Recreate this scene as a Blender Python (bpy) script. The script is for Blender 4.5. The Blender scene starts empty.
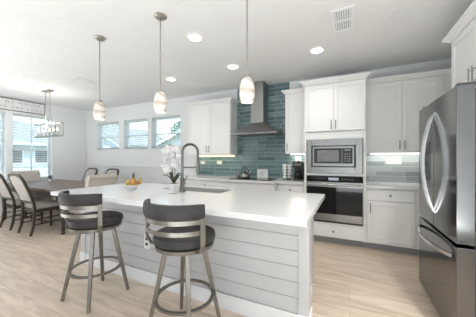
import bpy, bmesh, math, random
from mathutils import Vector, Matrix
random.seed(7)
PI = math.pi
C = bpy.context.scene.collection
S = bpy.context.scene

# ------------------------------------------------------------------ camera
cam_d = bpy.data.cameras.new('camera'); cam = bpy.data.objects.new('camera', cam_d); C.objects.link(cam)
cam.location = (0, 0, 1.29); cam.rotation_euler = (PI/2, 0, math.radians(25.8))
cam_d.sensor_width = 36; cam_d.lens = 17.5; cam_d.clip_start = 0.02; cam_d.clip_end = 300
S.camera = cam

# ------------------------------------------------------------------ world, sun, large lights, exposure
S.view_settings.view_transform = 'Standard'; S.view_settings.look = 'None'
S.view_settings.gamma = 1; S.view_settings.use_curve_mapping = False
S.view_settings.exposure = 0.2
W = bpy.data.worlds.new('sky'); S.world = W; W.use_nodes = True
wn = W.node_tree; bg = wn.nodes['Background']
tc = wn.nodes.new('ShaderNodeTexCoord'); sp = wn.nodes.new('ShaderNodeSeparateXYZ')
rp = wn.nodes.new('ShaderNodeValToRGB')
rp.color_ramp.elements[0].position = 0.0; rp.color_ramp.elements[0].color = (0.90, 0.97, 0.98, 1)
rp.color_ramp.elements[1].position = 0.45; rp.color_ramp.elements[1].color = (0.55, 0.74, 1.0, 1)
wn.links.new(tc.outputs['Generated'], sp.inputs[0]); wn.links.new(sp.outputs[2], rp.inputs[0])
wn.links.new(rp.outputs[0], bg.inputs[0]); bg.inputs[1].default_value = 2.5

def lamp(name, kind, loc, rot, energy, color=(1, 1, 1), size=None, size_y=None, parent=None, **k):
    d = bpy.data.lights.new(name, kind); d.energy = energy; d.color = color
    if kind == 'AREA':
        d.shape = 'RECTANGLE' if size_y else 'DISK'; d.size = size
        if size_y: d.size_y = size_y
    elif size is not None:
        if kind == 'SUN': d.angle = size
        else: d.shadow_soft_size = size
    for a, b in k.items(): setattr(d, a, b)
    o = bpy.data.objects.new(name, d); C.objects.link(o); o.location = loc; o.rotation_euler = rot
    if parent: o.parent = parent
    return o
lamp('sunlight', 'SUN', (5, -5, 10), (math.radians(35), 0, math.radians(50)), 3.2, (1, .95, .88), 0.01)
# added fill lamps behind the camera, thrown up at the white ceiling
lamp('bounce_fill_kitchen', 'AREA', (.4, -1.05, .3), (PI, 0, 0), 122, (.95, .98, 1), 3.2, 1.6)
lamp('bounce_fill_dining', 'AREA', (-5.2, -.1, .3), (PI, 0, 0), 85, (.93, .97, 1), 3.0, 1.6)

# ------------------------------------------------------------------ materials
def nodes(name):
    m = bpy.data.materials.new(name); m.use_nodes = True
    nt = m.node_tree; return m, nt, nt.nodes['Principled BSDF']
def mat(name, col, rough=.5, metal=0, noise=.03, nscale=8, bump=0, bscale=60, spec=.5, coat=0, stretch=None):
    m, nt, b = nodes(name)
    tc = nt.nodes.new('ShaderNodeTexCoord'); mp = nt.nodes.new('ShaderNodeMapping')
    nt.links.new(tc.outputs['Object'], mp.inputs[0])
    if stretch: mp.inputs['Scale'].default_value = stretch
    n = nt.nodes.new('ShaderNodeTexNoise'); n.inputs['Scale'].default_value = nscale; n.inputs['Detail'].default_value = 4
    nt.links.new(mp.outputs[0], n.inputs['Vector'])
    r = nt.nodes.new('ShaderNodeValToRGB')
    r.color_ramp.elements[0].position = .3; r.color_ramp.elements[1].position = .7
    r.color_ramp.elements[0].color = (*[max(0, c*(1-noise)) for c in col], 1)
    r.color_ramp.elements[1].color = (*[min(1, c*(1+noise)) for c in col], 1)
    nt.links.new(n.outputs[0], r.inputs[0]); nt.links.new(r.outputs[0], b.inputs['Base Color'])
    b.inputs['Roughness'].default_value = rough; b.inputs['Metallic'].default_value = metal
    b.inputs['Specular IOR Level'].default_value = spec
    if coat: b.inputs['Coat Weight'].default_value = coat
    if bump:
        n2 = nt.nodes.new('ShaderNodeTexNoise'); n2.inputs['Scale'].default_value = bscale; n2.inputs['Detail'].default_value = 3
        nt.links.new(mp.outputs[0], n2.inputs['Vector'])
        bp = nt.nodes.new('ShaderNodeBump'); bp.inputs['Strength'].default_value = bump; bp.inputs['Distance'].default_value = .01
        nt.links.new(n2.outputs[0], bp.inputs['Height']); nt.links.new(bp.outputs[0], b.inputs['Normal'])
    return m
def emis(name, col, s, base=(.5, .5, .5)):
    m, nt, b = nodes(name)
    b.inputs['Base Color'].default_value = (*base, 1)
    b.inputs['Emission Color'].default_value = (*col, 1); b.inputs['Emission Strength'].default_value = s
    return m
def glassy(name, tint=(1, 1, 1), amount=.08):
    m = bpy.data.materials.new(name); m.use_nodes = True; nt = m.node_tree; nt.nodes.clear()
    o = nt.nodes.new('ShaderNodeOutputMaterial'); t = nt.nodes.new('ShaderNodeBsdfTransparent'); g = nt.nodes.new('ShaderNodeBsdfGlossy')
    t.inputs[0].default_value = (*tint, 1); g.inputs['Roughness'].default_value = .03
    x = nt.nodes.new('ShaderNodeMixShader'); x.inputs[0].default_value = amount
    nt.links.new(t.outputs[0], x.inputs[1]); nt.links.new(g.outputs[0], x.inputs[2]); nt.links.new(x.outputs[0], o.inputs[0])
    return m
def plank_floor():
    m, nt, b = nodes('oak planks')
    tc = nt.nodes.new('ShaderNodeTexCoord'); L = nt.links.new
    br = nt.nodes.new('ShaderNodeTexBrick')
    br.offset = .37; br.inputs['Scale'].default_value = 1; br.inputs['Mortar Size'].default_value = .0012
    br.inputs['Brick Width'].default_value = 1.25; br.inputs['Row Height'].default_value = .18; br.inputs['Mortar Smooth'].default_value = .2
    br.inputs['Color1'].default_value = (.66, .55, .44, 1); br.inputs['Color2'].default_value = (.74, .63, .52, 1)
    br.inputs['Mortar'].default_value = (.40, .31, .23, 1)
    L(tc.outputs['Object'], br.inputs['Vector'])
    mp = nt.nodes.new('ShaderNodeMapping'); mp.inputs['Scale'].default_value = (1.1, 8, 1); L(tc.outputs['Object'], mp.inputs[0])
    n = nt.nodes.new('ShaderNodeTexNoise'); n.inputs['Scale'].default_value = 2.2; n.inputs['Detail'].default_value = 6; n.inputs['Distortion'].default_value = .6
    L(mp.outputs[0], n.inputs['Vector'])
    r = nt.nodes.new('ShaderNodeValToRGB'); r.color_ramp.elements[0].position = .32; r.color_ramp.elements[0].color = (.74, .70, .66, 1)
    r.color_ramp.elements[1].position = .62; r.color_ramp.elements[1].color = (1.05, 1.05, 1.05, 1)
    L(n.outputs[0], r.inputs[0])
    mx = nt.nodes.new('ShaderNodeMix'); mx.data_type = 'RGBA'; mx.blend_type = 'MULTIPLY'; mx.inputs[0].default_value = .8
    L(br.outputs['Color'], mx.inputs[6]); L(r.outputs[0], mx.inputs[7]); L(mx.outputs[2], b.inputs['Base Color'])
    b.inputs['Roughness'].default_value = .42
    bp = nt.nodes.new('ShaderNodeBump'); bp.inputs['Strength'].default_value = .15; bp.inputs['Distance'].default_value = .004
    L(n.outputs[0], bp.inputs['Height']); L(bp.outputs[0], b.inputs['Normal'])
    return m
def tile_mat(name, c1, c2, grout):
    m, nt, b = nodes(name); L = nt.links.new
    tc = nt.nodes.new('ShaderNodeTexCoord'); s = nt.nodes.new('ShaderNodeSeparateXYZ'); c = nt.nodes.new('ShaderNodeCombineXYZ')
    L(tc.outputs['Object'], s.inputs[0]); L(s.outputs[0], c.inputs[0]); L(s.outputs[2], c.inputs[1])
    br = nt.nodes.new('ShaderNodeTexBrick'); br.offset = .42; br.offset_frequency = 2; br.squash = 1.3; br.squash_frequency = 3
    br.inputs['Scale'].default_value = 1; br.inputs['Mortar Size'].default_value = .003; br.inputs['Mortar Smooth'].default_value = .1
    br.inputs['Brick Width'].default_value = .38; br.inputs['Row Height'].default_value = .078
    br.inputs['Color1'].default_value = (*c1, 1); br.inputs['Color2'].default_value = (*c2, 1); br.inputs['Mortar'].default_value = (*grout, 1)
    L(c.outputs[0], br.inputs['Vector']); L(br.outputs['Color'], b.inputs['Base Color'])
    b.inputs['Roughness'].default_value = .12
    n = nt.nodes.new('ShaderNodeTexNoise'); n.inputs['Scale'].default_value = 9
    L(tc.outputs['Object'], n.inputs['Vector'])
    ad = nt.nodes.new('ShaderNodeMath'); ad.operation = 'MULTIPLY_ADD'; ad.inputs[1].default_value = -2.0
    L(br.outputs['Fac'], ad.inputs[0]); L(n.outputs[0], ad.inputs[2])
    bp = nt.nodes.new('ShaderNodeBump'); bp.inputs['Strength'].default_value = .35; bp.inputs['Distance'].default_value = .006
    L(ad.outputs[0], bp.inputs['Height']); L(bp.outputs[0], b.inputs['Normal'])
    return m
def alabaster():
    m, nt, b = nodes('alabaster glass'); L = nt.links.new
    tc = nt.nodes.new('ShaderNodeTexCoord'); w = nt.nodes.new('ShaderNodeTexWave'); w.inputs['Scale'].default_value = 3.5
    w.inputs['Distortion'].default_value = 9; w.inputs['Detail'].default_value = 3; w.bands_direction = 'Z'
    L(tc.outputs['Object'], w.inputs['Vector'])
    r = nt.nodes.new('ShaderNodeValToRGB'); r.color_ramp.elements[0].color = (.55, .47, .40, 1); r.color_ramp.elements[1].color = (.76, .70, .64, 1)
    r.color_ramp.elements[1].position = .45
    L(w.outputs[0], r.inputs[0]); L(r.outputs[0], b.inputs['Base Color']); L(r.outputs[0], b.inputs['Emission Color'])
    b.inputs['Emission Strength'].default_value = .14; b.inputs['Roughness'].default_value = .2
    return m

def slat_mat():
    m, nt, b = nodes('blind slats'); L = nt.links.new
    b.inputs['Base Color'].default_value = (.86, .88, .88, 1); b.inputs['Roughness'].default_value = .5
    t = nt.nodes.new('ShaderNodeBsdfTranslucent'); t.inputs[0].default_value = (.92, .95, .94, 1)
    x = nt.nodes.new('ShaderNodeMixShader'); x.inputs[0].default_value = .45
    L(b.outputs[0], x.inputs[1]); L(t.outputs[0], x.inputs[2]); L(x.outputs[0], nt.nodes['Material Output'].inputs[0])
    return m
M = dict(
    wall=mat('wall paint', (.83, .85, .86), .85, noise=.01),
    wall_r=mat('rear wall paint', (.60, .60, .59), .85, noise=.01),  # toned down to cut light thrown back at the kitchen
    ceil=mat('knockdown ceiling', (.82, .82, .815), .9, noise=.015, nscale=3, bump=.35, bscale=22),
    trim=mat('white trim paint', (.84, .85, .86), .45, noise=.01),
    cab=mat('cabinet paint', (.87, .867, .86), .38, noise=.01),
    island=mat('island paint', (.58, .588, .60), .45, noise=.015),
    groove=mat('shadow gap', (.5, .5, .51), .9),
    toe=mat('toe kick', (.34, .34, .35), .7),
    quartz=mat('white quartz', (.69, .69, .695), .17, noise=.012, nscale=30),
    floor=plank_floor(),
    tile=tile_mat('teal glass tile', (.085, .15, .158), (.19, .285, .298), (.42, .49, .49)),
    tile2=tile_mat('grey green glass tile', (.21, .245, .24), (.39, .425, .415), (.45, .48, .47)),
    steel=mat('brushed stainless', (.36, .36, .356), .30, 1, noise=.05, nscale=6, stretch=(1, 1, 60)),
    steel_d=mat('dark stainless', (.16, .16, .16), .13, 1, noise=.03, nscale=6, stretch=(1, 1, 60)),
    steel_s=mat('satin door edge', (.62, .62, .62), .42, .1, noise=.02, nscale=5),
    nickel=mat('brushed nickel', (.25, .247, .24), .32, 1, noise=.05),
    stoolm=mat('bronze grey steel', (.23, .217, .197), .38, .9, noise=.12, nscale=18),
    steel_m=mat('appliance stainless', (.25, .25, .248), .28, 1, noise=.05, nscale=6, stretch=(1, 1, 60)),
    sinksteel=mat('sink steel', (.55, .55, .55), .42, .7, noise=.03),
    handlesteel=mat('polished handle steel', (.72, .72, .72), .22, 1, noise=.02),
    chrome=mat('chrome', (.7, .7, .7), .08, 1, noise=.01),
    blackglass=mat('black glass', (.010, .010, .011), .06, noise=.1, spec=.3),
    black=mat('black plastic', (.02, .02, .022), .35, noise=.1),
    grey=mat('grey screen', (.17, .17, .165), .2, noise=.08),
    leather=mat('charcoal vinyl', (.036, .035, .034), .5, spec=.3, noise=.15, nscale=12, bump=.1, bscale=120),
    dwood=mat('espresso wood', (.055, .040, .032), .4, noise=.3, nscale=6, stretch=(1, 1, 5)),
    twood=mat('table wood', (.17, .12, .095), .42, noise=.3, nscale=5, stretch=(1, 7, 7)),
    linen=mat('linen fabric', (.62, .575, .52), .9, noise=.06, nscale=40, bump=.1, bscale=200),
    greyfab=mat('greige fabric', (.47, .44, .41), .9, noise=.06, nscale=40, bump=.1, bscale=200),
    porcelain=mat('white ceramic', (.85, .85, .84), .2, noise=.01),
    potm=mat('grey white pot', (.70, .70, .69), .5, noise=.04),
    petal=mat('orchid petal', (.74, .74, .735), .55, noise=.05, nscale=60),
    leaf=mat('orchid leaf', (.035, .055, .035), .4, noise=.2),
    stem=mat('orchid stem', (.14, .15, .09), .6, noise=.2),
    gourd_o=mat('orange gourd skin', (.50, .25, .055), .35, noise=.25, nscale=25),
    gourd_y=mat('yellow gourd skin', (.60, .40, .10), .35, noise=.2, nscale=25),
    gourd_g=mat('green gourd neck', (.07, .10, .025), .4, noise=.4, nscale=60),
    blind=slat_mat(),
    glass=glassy('window glass', (.96, 1, .99), .05),
    clear=glassy('clear glass', (.97, .97, .97), .06),
    roof=mat('shingle roof', (.34, .33, .31), .9, noise=.2, nscale=12),
    siding=mat('pale siding', (.66, .68, .68), .8, noise=.03),
    patio=mat('pale concrete', (.62,.61,.58), .9, noise=.05),
    lawn=mat('grass', (.28, .31, .22), .95, noise=.3, nscale=3),
    leaves=mat('tree foliage', (.10, .20, .10), .8, noise=.4, nscale=9),
    bark=mat('bark', (.2, .15, .1), .9, noise=.3),
    lamp=emis('lamp lens', (1, .98, .94), 9),
    bulb=emis('candle bulb', (1, .78, .50), 3.5),
    led=emis('warm led strip', (1, .86, .62), 3),
    ledw=emis('white led strip', (1, .97, .92), 5),
    alab=alabaster(),
    sign=mat('sign board', (.80, .80, .80), .7, noise=.04),
    signframe=mat('sign frame', (.20, .18, .17), .7, noise=.2),
    letter=mat('sign letters', (.33, .33, .34), .7),
    brass=mat('aged silver', (.40, .38, .35), .35, .8, noise=.1),
    outlet=mat('outlet plastic', (.85, .84, .82), .35, noise=.01),
)

# ------------------------------------------------------------------ mesh helpers
class MB:
    def __init__(s): s.b = bmesh.new()
    def box(s, x0, x1, y0, y1, z0, z1):
        v = [s.b.verts.new(p) for p in ((x0,y0,z0),(x1,y0,z0),(x1,y1,z0),(x0,y1,z0),(x0,y0,z1),(x1,y0,z1),(x1,y1,z1),(x0,y1,z1))]
        for f in ((0,3,2,1),(4,5,6,7),(0,1,5,4),(1,2,6,5),(2,3,7,6),(3,0,4,7)): s.b.faces.new([v[i] for i in f])
        return s
    def frus(s, a, z0, c, z1):      # rectangle a (x0,x1,y0,y1) at z0 to rectangle c at z1
        v = [s.b.verts.new(p) for p in ((a[0],a[2],z0),(a[1],a[2],z0),(a[1],a[3],z0),(a[0],a[3],z0),(c[0],c[2],z1),(c[1],c[2],z1),(c[1],c[3],z1),(c[0],c[3],z1))]
        for f in ((0,3,2,1),(4,5,6,7),(0,1,5,4),(1,2,6,5),(2,3,7,6),(3,0,4,7)): s.b.faces.new([v[i] for i in f])
        return s
    def ring_faces(s, rings, closed_u=True, caps=True):
        n = len(rings[0])
        for a, c in zip(rings, rings[1:]):
            for i in range(n if closed_u else n-1):
                j = (i+1) % n
                s.b.faces.new((a[i], a[j], c[j], c[i]))
        if caps and closed_u:
            s.b.faces.new(list(reversed(rings[0]))); s.b.faces.new(rings[-1])
    def lathe(s, prof, cx=0, cy=0, n=20, M4=None, caps=True):
        rings = []
        for r, z in prof:
            ring = []
            for i in range(n):
                a = 2*PI*i/n; p = Vector((cx + r*math.cos(a), cy + r*math.sin(a), z))
                ring.append(s.b.verts.new(M4 @ p if M4 else p))
            rings.append(ring)
        s.ring_faces(rings, caps=caps); return s
    def sweep(s, pts, w, h=None, up=(0,0,1), n=None, closed=False):
        """sweep a rectangle w (sideways) x h (towards up) or, if n is given, a circle of radius w"""
        pts = [Vector(p) for p in pts]; N = len(pts); rings = []
        ws = w if isinstance(w, (list, tuple)) else [w]*N
        up = Vector(up)
        for i, p in enumerate(pts):
            if closed: t = pts[(i+1) % N] - pts[i-1]
            else: t = pts[min(i+1, N-1)] - pts[max(i-1, 0)]
            t.normalize()
            u = up if abs(t.dot(up)) < .98 else Vector((1, 0, 0)) if abs(t.x) < .9 else Vector((0, 1, 0))
            side = t.cross(u).normalized(); u2 = side.cross(t).normalized()
            if n: ring = [p + ws[i]*(math.cos(2*PI*k/n)*side + math.sin(2*PI*k/n)*u2) for k in range(n)]
            else:
                hh = h if not isinstance(h, (list, tuple)) else h[i]
                ring = [p + side*ws[i]/2*a + u2*hh/2*b for a, b in ((-1,-1),(1,-1),(1,1),(-1,1))]
            rings.append([s.b.verts.new(q) for q in ring])
        if closed: rings.append(rings[0]); s.ring_faces(rings, caps=False)
        else: s.ring_faces(rings)
        return s
    def prism(s, poly, axis, a, b):
        """extrude a 2-D polygon along an axis from a to b"""
        def P(u, v, t): return (t, u, v) if axis == 'x' else (u, t, v) if axis == 'y' else (u, v, t)
        A = [s.b.verts.new(P(u, v, a)) for u, v in poly]; B = [s.b.verts.new(P(u, v, b)) for u, v in poly]
        s.b.faces.new(list(reversed(A))); s.b.faces.new(B)
        for i in range(len(poly)): j = (i+1) % len(poly); s.b.faces.new((A[i], A[j], B[j], B[i]))
        return s
    def arc_band(s, r0, r1, z0, z1, a0, a1, n=24, round_=False, cx=0, cy=0):
        """curved pad between radii and heights, over angles a0..a1"""
        rings = []
        for i in range(n+1):
            a = a0 + (a1-a0)*i/n
            if round_:
                e = min(1, min(i, n-i)/1.5*.5+.55); rm = (r0+r1)/2; zm = (z0+z1)/2; hr = (r1-r0)/2*e; hz = (z1-z0)/2*(.85+.15*e)
                sec = [(rm+hr*cx_, zm+hz*cz_) for cx_, cz_ in ((-1,-.6),(-.6,-1),(.6,-1),(1,-.6),(1.12,0),(1,.6),(.6,1),(-.6,1),(-1,.6),(-.9,0))]
            else: sec = [(r0,z0),(r1,z0),(r1,z1),(r0,z1)]
            rings.append([s.b.verts.new((cx + r*math.cos(a), cy + r*math.sin(a), z)) for r, z in sec])
        s.ring_faces(rings); return s
    def build(s, name, m, parent=None, smooth=False, bevel=0, seg=2):
        bmesh.ops.recalc_face_normals(s.b, faces=s.b.faces)
        me = bpy.data.meshes.new(name); s.b.to_mesh(me); s.b.free()
        me.materials.append(m if not isinstance(m, str) else M[m])
        if smooth:
            for p in me.polygons: p.use_smooth = True
        o = bpy.data.objects.new(name, me); C.objects.link(o)
        if parent: o.parent = parent
        if bevel:
            b = o.modifiers.new('bevel', 'BEVEL'); b.width = bevel; b.segments = seg; b.limit_method = 'ANGLE'; b.angle_limit = math.radians(35)
        if smooth:
            try: me.set_sharp_from_angle(angle=math.radians(38))
            except Exception: pass
        return o
def thing(name, label, cat, loc=(0,0,0), rz=0, group=None):
    o = bpy.data.objects.new(name, None); C.objects.link(o); o.location = loc; o.rotation_euler = (0,0,rz)
    o.empty_display_size = .1
    return tag(o, label, cat, group)
def tag(o, label, cat, group=None):
    o['label'] = label; o['category'] = cat
    if group: o['group'] = group
    return o
def struct(o, label=None):
    o['kind'] = 'structure'
    if label: o['label'] = label
    return o
def dup(root, loc, rz, label):
    r = root.copy(); C.objects.link(r); r.location = loc; r.rotation_euler = (0,0,rz); r['label'] = label
    for ch in list(root.children):
        c = ch.copy(); C.objects.link(c); c.parent = r
        for g in ch.children:
            d = g.copy(); C.objects.link(d); d.parent = c
    return r

# ------------------------------------------------------------------ the room
XL, XR, YW, H, Y0 = -7.27, 1.52, 4.36, 2.74, -3.0
struct(MB().box(XL-.2, XR+.15, Y0-.15, YW+.2, -.1, 0).build('floor', 'floor'), 'light oak plank floor')
struct(MB().box(XL-.2, XR+.15, Y0-.15, YW+.2, H, H+.15).build('ceiling', 'ceil'), 'white textured ceiling')
def wall_holes(u0, u1, z0, z1, holes, fn):
    us = sorted({u0, u1, *[h[0] for h in holes], *[h[1] for h in holes]}); zs = sorted({z0, z1, *[h[2] for h in holes], *[h[3] for h in holes]})
    mb = MB()
    for a, b in zip(us, us[1:]):
        run = None
        for c, d in zip(zs, zs[1:]):
            mu, mz = (a+b)/2, (c+d)/2
            solid = not any(h[0] < mu < h[1] and h[2] < mz < h[3] for h in holes)
            if solid: run = (run[0], d) if run else (c, d)
            if (not solid or d == zs[-1]) and run: mb.box(*fn(a, b, *run)); run = None
    return mb
struct(wall_holes(XL-.15, XR+.15, 0, H, [(-1.7, .9, .7, 2.1), (-6.4, -4.8, .9, 2.0)], lambda a,b,c,d: (a,b,Y0-.15,Y0,c,d)).build('wall_rear', 'wall_r'), 'unseen wall added behind the camera, its window openings let light in')  # added out of view; openings placed to steer the daylight
BW = [(-6.75, -5.80), (-5.59, -4.70), (-4.56, -3.63)]; BZ = (1.555, 2.33)
LW = [(1.60, 2.52), (2.64, 3.46)]; LZ = (.76, 2.38)
struct(wall_holes(XL-.2, XR+.15, 0, H, [(a, b, *BZ) for a, b in BW], lambda a,b,c,d: (a,b,YW,YW+.2,c,d)).build('wall_back', 'wall'), 'pale back wall')
struct(wall_holes(Y0, YW, 0, H, [(a, b, *LZ) for a, b in LW], lambda a,b,c,d: (XL-.2,XL,a,b,c,d)).build('wall_left', 'wall'), 'pale left wall of the dining area')
struct(MB().box(XR, XR+.15, Y0, YW, 0, H).build('wall_right', 'wall'))
# windows of the back wall, with blinds
def window(n, x0, x1, z0, z1, side):
    mb = MB(); f = .045; y0, y1 = .11, .155
    def bx(m, a,b,c,d,e,g):     # a..b along the wall, c..d into the wall
        if side == 'back': m.box(a,b,YW+c,YW+d,e,g)
        else: m.box(XL-d,XL-c,a,b,e,g)
    zm = z0 + (z1-z0)*.46
    for r in ((x0,x0+f,z0,z1),(x1-f,x1,z0,z1),(x0+f,x1-f,z0,z0+f),(x0+f,x1-f,z1-f,z1),(x0+f,x1-f,zm-.02,zm+.02)): bx(mb, r[0],r[1],y0,y1,r[2],r[3])
    if side == 'left': bx(mb, (x0+x1)/2-.012, (x0+x1)/2+.012, y0+.01, y1-.01, z0+f, z1-f)
    w = struct(mb.build('window_%d' % n, 'trim'), 'white framed window')
    g = MB(); bx(g, x0+f, x1-f, y0+.02, y0+.026, z0+f, z1-f); g.build('window_pane', 'glass', w)
    s = MB(); bx(s, x0-.02 if side == 'left' else x0, x1+.02 if side == 'left' else x1, -.02, y0, z0-.02, z0); s.build('window_sill', 'trim', w)
    return bx
def blind(x0, x1, z0, z1, side, bx, label, tilt=.25, gap=.05):
    if side == 'back': t = thing('window_blind', label, 'blind', ((x0+x1)/2, YW+.075, z0), 0, 'window blinds')
    else: t = thing('window_blind', label, 'blind', (XL-.075, (x0+x1)/2, z0), PI/2, 'window blinds')
    w = (x1-x0)/2 - .012; hh = z1-z0
    MB().box(-w, w, -.022, .022, hh-.045, hh-.002).build('headrail', 'blind', t)
    m = MB(); z = .045
    while z < hh-.07:
        c, s_ = math.cos(tilt)*.024, math.sin(tilt)*.024
        m.prism([(-c, z-s_-.0012), (c, z+s_-.0012), (c, z+s_+.0012), (-c, z-s_+.0012)], 'x', -w, w); z += gap
    for k in (-.6*w, .6*w): m.box(k-.001, k+.001, -.002, .002, .02, hh-.04)
    m.build('slats', 'blind', t)
    MB().box(-w, w, -.02, .02, .008, .026).build('bottom_rail', 'blind', t)
bl = ['white slatted blind in the small window nearest the dining corner', 'white slatted blind in the middle small window above the wainscot', 'white slatted blind in the small window beside the wall cabinet']
for i, (a, b) in enumerate(BW):
    bx = window(i+1, a, b, *BZ, 'back'); blind(a, b, *BZ, 'back', bx, bl[i], -.16, .05)
ll = ['white slatted blind cut off by the left edge of the picture', 'white slatted blind in the tall dining window behind the chandelier']
for i, (a, b) in enumerate(LW):
    bx = window(i+4, a, b, *LZ, 'left'); blind(a, b, 1.05 if i else 1.05, LZ[1], 'left', bx, ll[i], -.12)
# wainscot (horizontal boards) with chair rail on the back wall, left of the cabinets
mb = MB()
z = .13
while z < 1.06: mb.box(XL+.001, -3.20, YW-.014, YW-.0005, z+.006, min(z+.135, 1.065)-.004); z += .137
struct(mb.build('trim_1', 'trim', bevel=.002, seg=1), 'white horizontal board wainscot')
struct(MB().box(XL+.001, -3.20, YW-.035, YW-.0005, 1.067, 1.10).box(XL+.001, -3.2, YW-.022, YW-.0005, 1.1, 1.115).build('trim_2', 'trim', bevel=.004), 'white chair rail')
struct(MB().box(XL+.001, -3.20, YW-.02, YW-.0005, 0, .128).build('baseboard_back', 'trim', bevel=.004))
struct(MB().box(XL, XL+.02, Y0, YW-.04, 0, .13).build('baseboard_left', 'trim', bevel=.004))
# tiled splashbacks
struct(MB().box(-3.15, -.65, YW-.012, YW-.0005, .915, 1.40).box(-2.115, -1.03, YW-.012, YW-.0005, 1.40, H-.002).build('trim_3', 'tile'), 'teal glass tile splashback')
struct(MB().box(.21, XR-.002, YW-.012, YW-.0005, .915, 1.40).build('trim_4', 'tile2'), 'grey green glass tile splashback')

# ------------------------------------------------------------------ outside
struct(MB().box(XL-1, XR+1, -9, Y0-.16, -.2, -.02).build('floor_bounce_patio', 'patio'), 'unseen pale concrete patio added behind the camera to bounce sunlight')  # added out of view to bounce sun up at the ceiling
struct(MB().box(-60, 40, -40, 60, -.5, -.35).build('floor_garden', 'lawn'), 'lawn outside')
def house(loc, rz, w, d, h, rise, label, wins, hip=True):
    t = thing('house', label, 'house', loc, rz, 'houses outside the windows')
    MB().box(-w/2, w/2, 0, d, 0, h).build('wall', 'siding', t)
    o = .45
    m = MB()
    if hip:
        m.frus((-w/2-o, w/2+o, -o, d+o), h, (-w/2+d/2, w/2-d/2, d/2-.05, d/2+.05), h+rise)
        m.build('roof', 'roof', t)
        MB().box(-w/2-o-.02, w/2+o+.02, -o-.03, -o+.03, h-.18, h+.02).build('fascia', 'trim', t)
    else:
        m.prism([(-w/2-o, h-.05), (0, h+rise), (w/2+o, h-.05), (w/2+o, h+.1), (0, h+rise+.15), (-w/2-o, h+.1)], 'y', -o, d+o); m.build('roof', 'roof', t)
        MB().prism([(-w/2, h), (w/2, h), (0, h+rise)], 'y', 0, d).build('gable', 'siding', t)
        MB().prism([(-w/2-o, h-.28), (0, h+rise-.22), (w/2+o, h-.28), (w/2+o, h-.06), (0, h+rise-.01), (-w/2-o, h-.06)], 'y', -o-.05, -o).build('fascia', 'trim', t)
    for x, z, a, b in wins:
        f = MB().box(x-a/2-.08, x+a/2+.08, -.05, -.001, z-b/2-.08, z+b/2+.08).build('window', 'trim', t)
        MB().box(x-a/2, x-.03, -.06, -.051, z-b/2, z+b/2).box(x+.03, x+a/2, -.06, -.051, z-b/2, z+b/2).build('pane', 'grey', f)
house((-19.5, 5.5, -.35), -PI/2-PI, 15, 8, 2.7, 1.9, 'pale house with grey hipped roof beyond the dining window', [(-3.6, 1.75, 1.7, .8), (-1.2, 1.75, 1.7, .8), (1.2, 1.75, 1.7, .8), (3.6, 1.75, 1.7, .8)])
house((-25.5, 16, -.35), 0, 9, 8, 3.0, 2.4, 'gabled house whose roof edge slopes down behind the dining corner window', [], False)
house((-9.3, 14, -.35), 0, 9, 8, 2.65, 1.9, 'gabled house whose roof edge rises behind the window beside the cabinets', [], False)
def tree(loc, r, h, label):
    t = thing('tree', label, 'tree', loc, 0, 'trees outside the windows')
    MB().lathe([(.16, 0), (.10, h*.6), (.05, h)], n=10).build('trunk', 'bark', t, True)
    m = MB(); rnd = random.Random(int(r*100))
    for k in range(700):
        a, b = rnd.uniform(0, 2*PI), math.acos(rnd.uniform(-1, 1)); q = r*rnd.uniform(.35, 1)**.5
        p = Vector((q*math.sin(b)*math.cos(a), q*math.sin(b)*math.sin(a), h+q*math.cos(b)*.9))
        u = Vector((rnd.uniform(-1,1), rnd.uniform(-1,1), rnd.uniform(-1,1))).normalized()*.17; v = u.orthogonal().normalized()*.1
        m.b.faces.new([m.b.verts.new(p+x) for x in (-u, v, u, -v)])
    m.build('foliage', 'leaves', t)
tree((-37.5, 27.5, -.35), 2.0, 6.0, 'green leafy tree behind the dining corner window')
tree((-15.6, 19.5, -.35), 1.5, 4.3, 'green leafy tree behind the window beside the wall cabinet')

# ------------------------------------------------------------------ cabinets
def bar_pull(parent, x, y, z, L=.13, vertical=True, name='handle'):
    m = MB(); h = L/2
    if vertical:
        m.sweep([(x, y-.03, z-h), (x, y-.03, z+h)], .0055, n=8)
        for s in (-1, 1): m.sweep([(x, y, z+s*h*.72), (x, y-.03, z+s*h*.72)], .0045, n=8)
    return m.build(name, 'nickel', parent, True)
def knob(parent, x, y, z):
    R = Matrix.Translation((x, y, z)) @ Matrix.Rotation(PI/2, 4, 'X')
    return MB().lathe([(.006, 0), (.006, .012), (.014, .018), (.015, .026), (.010, .030)], n=14, M4=R).build('knob', 'nickel', parent, True)
def front(name, parent, x0, x1, z0, z1, y, shaker=True, stile=.058, th=.02, m_='cab'):
    """door or drawer front whose back is at y, facing -Y"""
    m = MB(); g = .0015; x0 += g; x1 -= g; z0 += g; z1 -= g
    if shaker and (z1-z0) > .2:
        m.box(x0, x0+stile, y-th, y, z0, z1).box(x1-stile, x1, y-th, y, z0, z1).box(x0+stile, x1-stile, y-th, y, z0, z0+stile).box(x0+stile, x1-stile, y-th, y, z1-stile, z1)
        m.box(x0+stile, x1-stile, y-th+.010, y-.002, z0+stile, z1-stile)
    else: m.box(x0, x1, y-th, y, z0, z1)
    return m.build(name, m_, parent, bevel=.0015, seg=1)
def crown(parent, x0, x1, yf, yb, z, e=.055, hh=.055, left=True, right=True, m_='cab'):
    a, b = (e if left else 0), (e if right else 0)
    MB().box(x0, x1, yf, yb, z, z+.012).frus((x0-.004*left, x1+.004*right, yf-.004, yb), z+.012, (x0-a, x1+b, yf-e, yb), z+.012+hh*.7).box(x0-a, x1+b, yf-e, yb, z+.012+hh*.7, z+.012+hh).build('crown_moulding', m_, parent)
D = .33
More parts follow.
